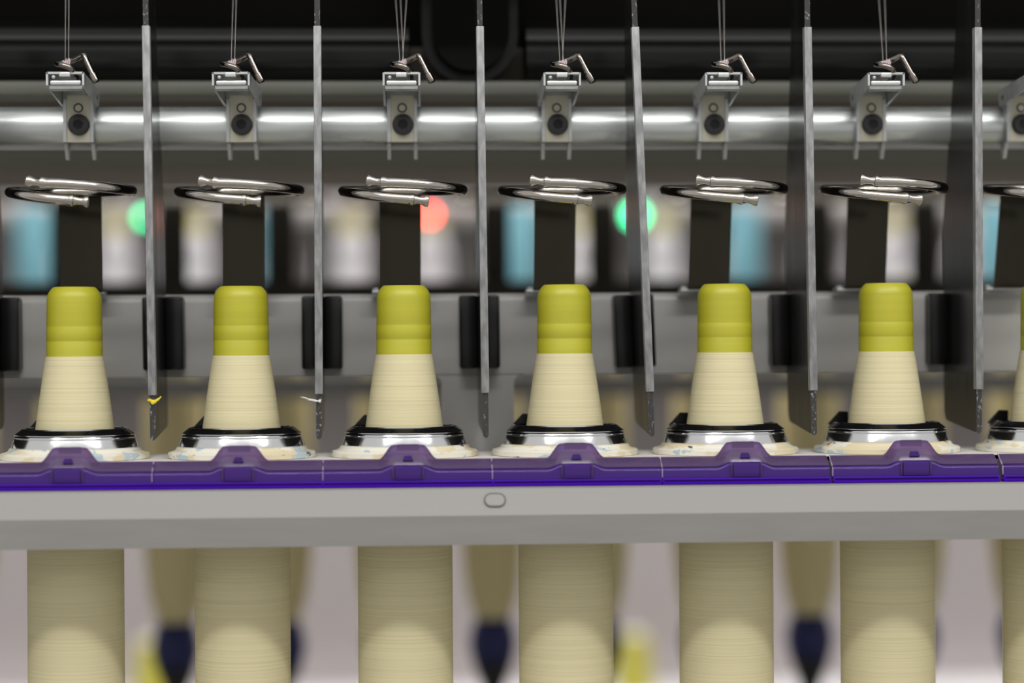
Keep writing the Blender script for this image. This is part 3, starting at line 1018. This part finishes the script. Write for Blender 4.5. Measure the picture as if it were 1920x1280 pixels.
thing('back_lappet_tube', 'blurred steel tube under the casing of the far row', 'tube', (0, 0, 0), me=b.mesh('back_lappet_tube', 'olive'))

# ------------------------------------------------------------------ neighbouring machine across the aisle
NY = 1400.0
S3 = (NY + 1037) / F
ny = lambda py: 1150 + (640 - py) * S3
nxl, nxr = P(-500, 640, NY).x, P(2400, 640, NY).x
for nme, args, m_, lab, cat in (
        ('aisle_cabinet', (60, 90, 0, ny(900), 4), 'panel', 'pale mauve grey lower cabinet of the machine across the aisle', 'cabinet'),
        ('aisle_ledge', (-60, 60, ny(1330), ny(1298), 3), 'white_paint', 'white ledge along the pale panel across the aisle', 'ledge'),
        ('aisle_ring_rail', (-45, 45, ny(640), ny(545), 3), 'paint', 'grey rail carrying the bobbins across the aisle', 'rail'),
        ('aisle_backing', (60, 90, ny(900), ny(405), 3), 'panel_mid', 'warm grey backing panel behind the bobbins across the aisle', 'panel'),
        ('aisle_band', (-40, -28, ny(404), ny(376), 3), 'panel', 'pale band under the dark casing across the aisle', 'panel'),
        ('aisle_casing', (-20, 300, ny(338), ny(-200), 8), 'umber_mid', 'dark umber casing at the top of the machine across the aisle', 'casing')):
    thing(nme, lab, cat, (0, NY, 0), me=MB().box(nxl, nxr, *args).mesh(nme, m_))
NC = MB().lathe([(0, ny(545)), (22, ny(545)), (22, ny(520)), (19, ny(470)), (14, ny(432)), (0, ny(430))], 28).mesh('wound_yarn', 'yarn_white', 40)
NT = MB().lathe([(12.6, ny(433)), (12.6, ny(385)), (10, ny(377)), (0, ny(377))], 28).mesh('tube_tip', 'yellow_back', 40)
nstart = P(365, 400, NY).x
npitch = P(365 + 147.4, 400, NY).x - nstart
for k in range(-3, 12):
    x = nstart + npitch * k
    t = thing('aisle_bobbin', 'very blurred white yarn bobbin with yellow tip on the machine across the aisle', 'bobbin', (x, NY, ny(545)),
              'bobbins on the machine across the aisle')
    link('wound_yarn', NC, t, (0, 0, -ny(545)))
    link('tube_tip', NT, t, (0, 0, -ny(545)))
for px, wpx in ((65, 60), (512, 58), (978, 62), (1392, 56), (1862, 60)):
    x = P(px, 460, NY - 90).x
    s = (NY - 90 + 1037) / F
    wd = wpx * s
    zt, zb = 1150 + (640 - 385) * s, 1150 + (640 - 640) * s
    t = thing('cyan_post', 'blurred cyan plastic upright on the machine across the aisle', 'post', (x, NY - 90, zb), 'cyan uprights across the aisle')
    link('shaft', MB().box(-wd / 2, wd / 2, -12, 12, 0, zt - zb, 3).mesh('shaft', 'cyan'), t)
    link('bracket', MB().box(-8, 8, 11, 45.1, 8, 30, 2).mesh('bracket', 'panel_mid'), t)
LED = MB().lathe([(0, 0), (4.5, 0), (4.5, 2), (3, 4), (0, 4.6)], 20)
led_me = LED.mesh('led', 'green_led', 40)
LEDR = MB().lathe([(0, 0), (4.5, 0), (4.5, 2), (3, 4), (0, 4.6)], 20).mesh('led', 'red_led', 40)
HS = MB().box(-7, 7, 0, 6, -7, 7, 1.5).mesh('lamp_housing', 'panel_mid', 30)
for px, py, me, lab in ((272, 408, led_me, 'green'), (1192, 404, led_me, 'green'), (806, 402, LEDR, 'red')):
    p = P(px, py, NY - 46)
    t = thing('indicator_lamp', {272: 'small glowing green indicator light behind the separator with yellow lint', 1192: 'large glowing green indicator light behind the first separator past the wide column', 806: 'glowing red indicator light on the machine across the aisle'}[px], 'light', p,
              ('green indicator lights' if lab == 'green' else None))
    o = link('lens', me, t, label='lit %s lens' % lab)
    o.rotation_euler.x = math.pi / 2
    if px == 1192:
        o.scale = (1.7, 1.7, 1.0)
    link('housing', HS, t)
# yellow empty tubes standing on the white ledge
MT['yellow_tube'] = mat('bright_yellow_plastic', srgb(196, 188, 70), 0.5)
YT = MB().lathe([(20, 0), (20, 18), (18, 24), (15, 62), (11, 65), (0, 65)], 24).mesh('empty_tube', 'yellow_tube', 40)
YC = MB().lathe([(0, 64.5), (11, 64.5), (9, 68), (0, 68)], 24).mesh('collar', 'white_paint', 40)
for px in (285, 1190):
    x = P(px, 1262, NY - 30).x
    t = thing('empty_tube', ('blurred yellow empty tube on the white ledge, behind the bobbins near the yellow lint' if px < 600 else 'blurred yellow empty tube on the white ledge, behind the bobbins past the column'), 'tube', (x, NY - 30, ny(1298)), 'yellow tubes on the ledge')
    link('tube_body', YT, t)
    link('collar', YC, t)
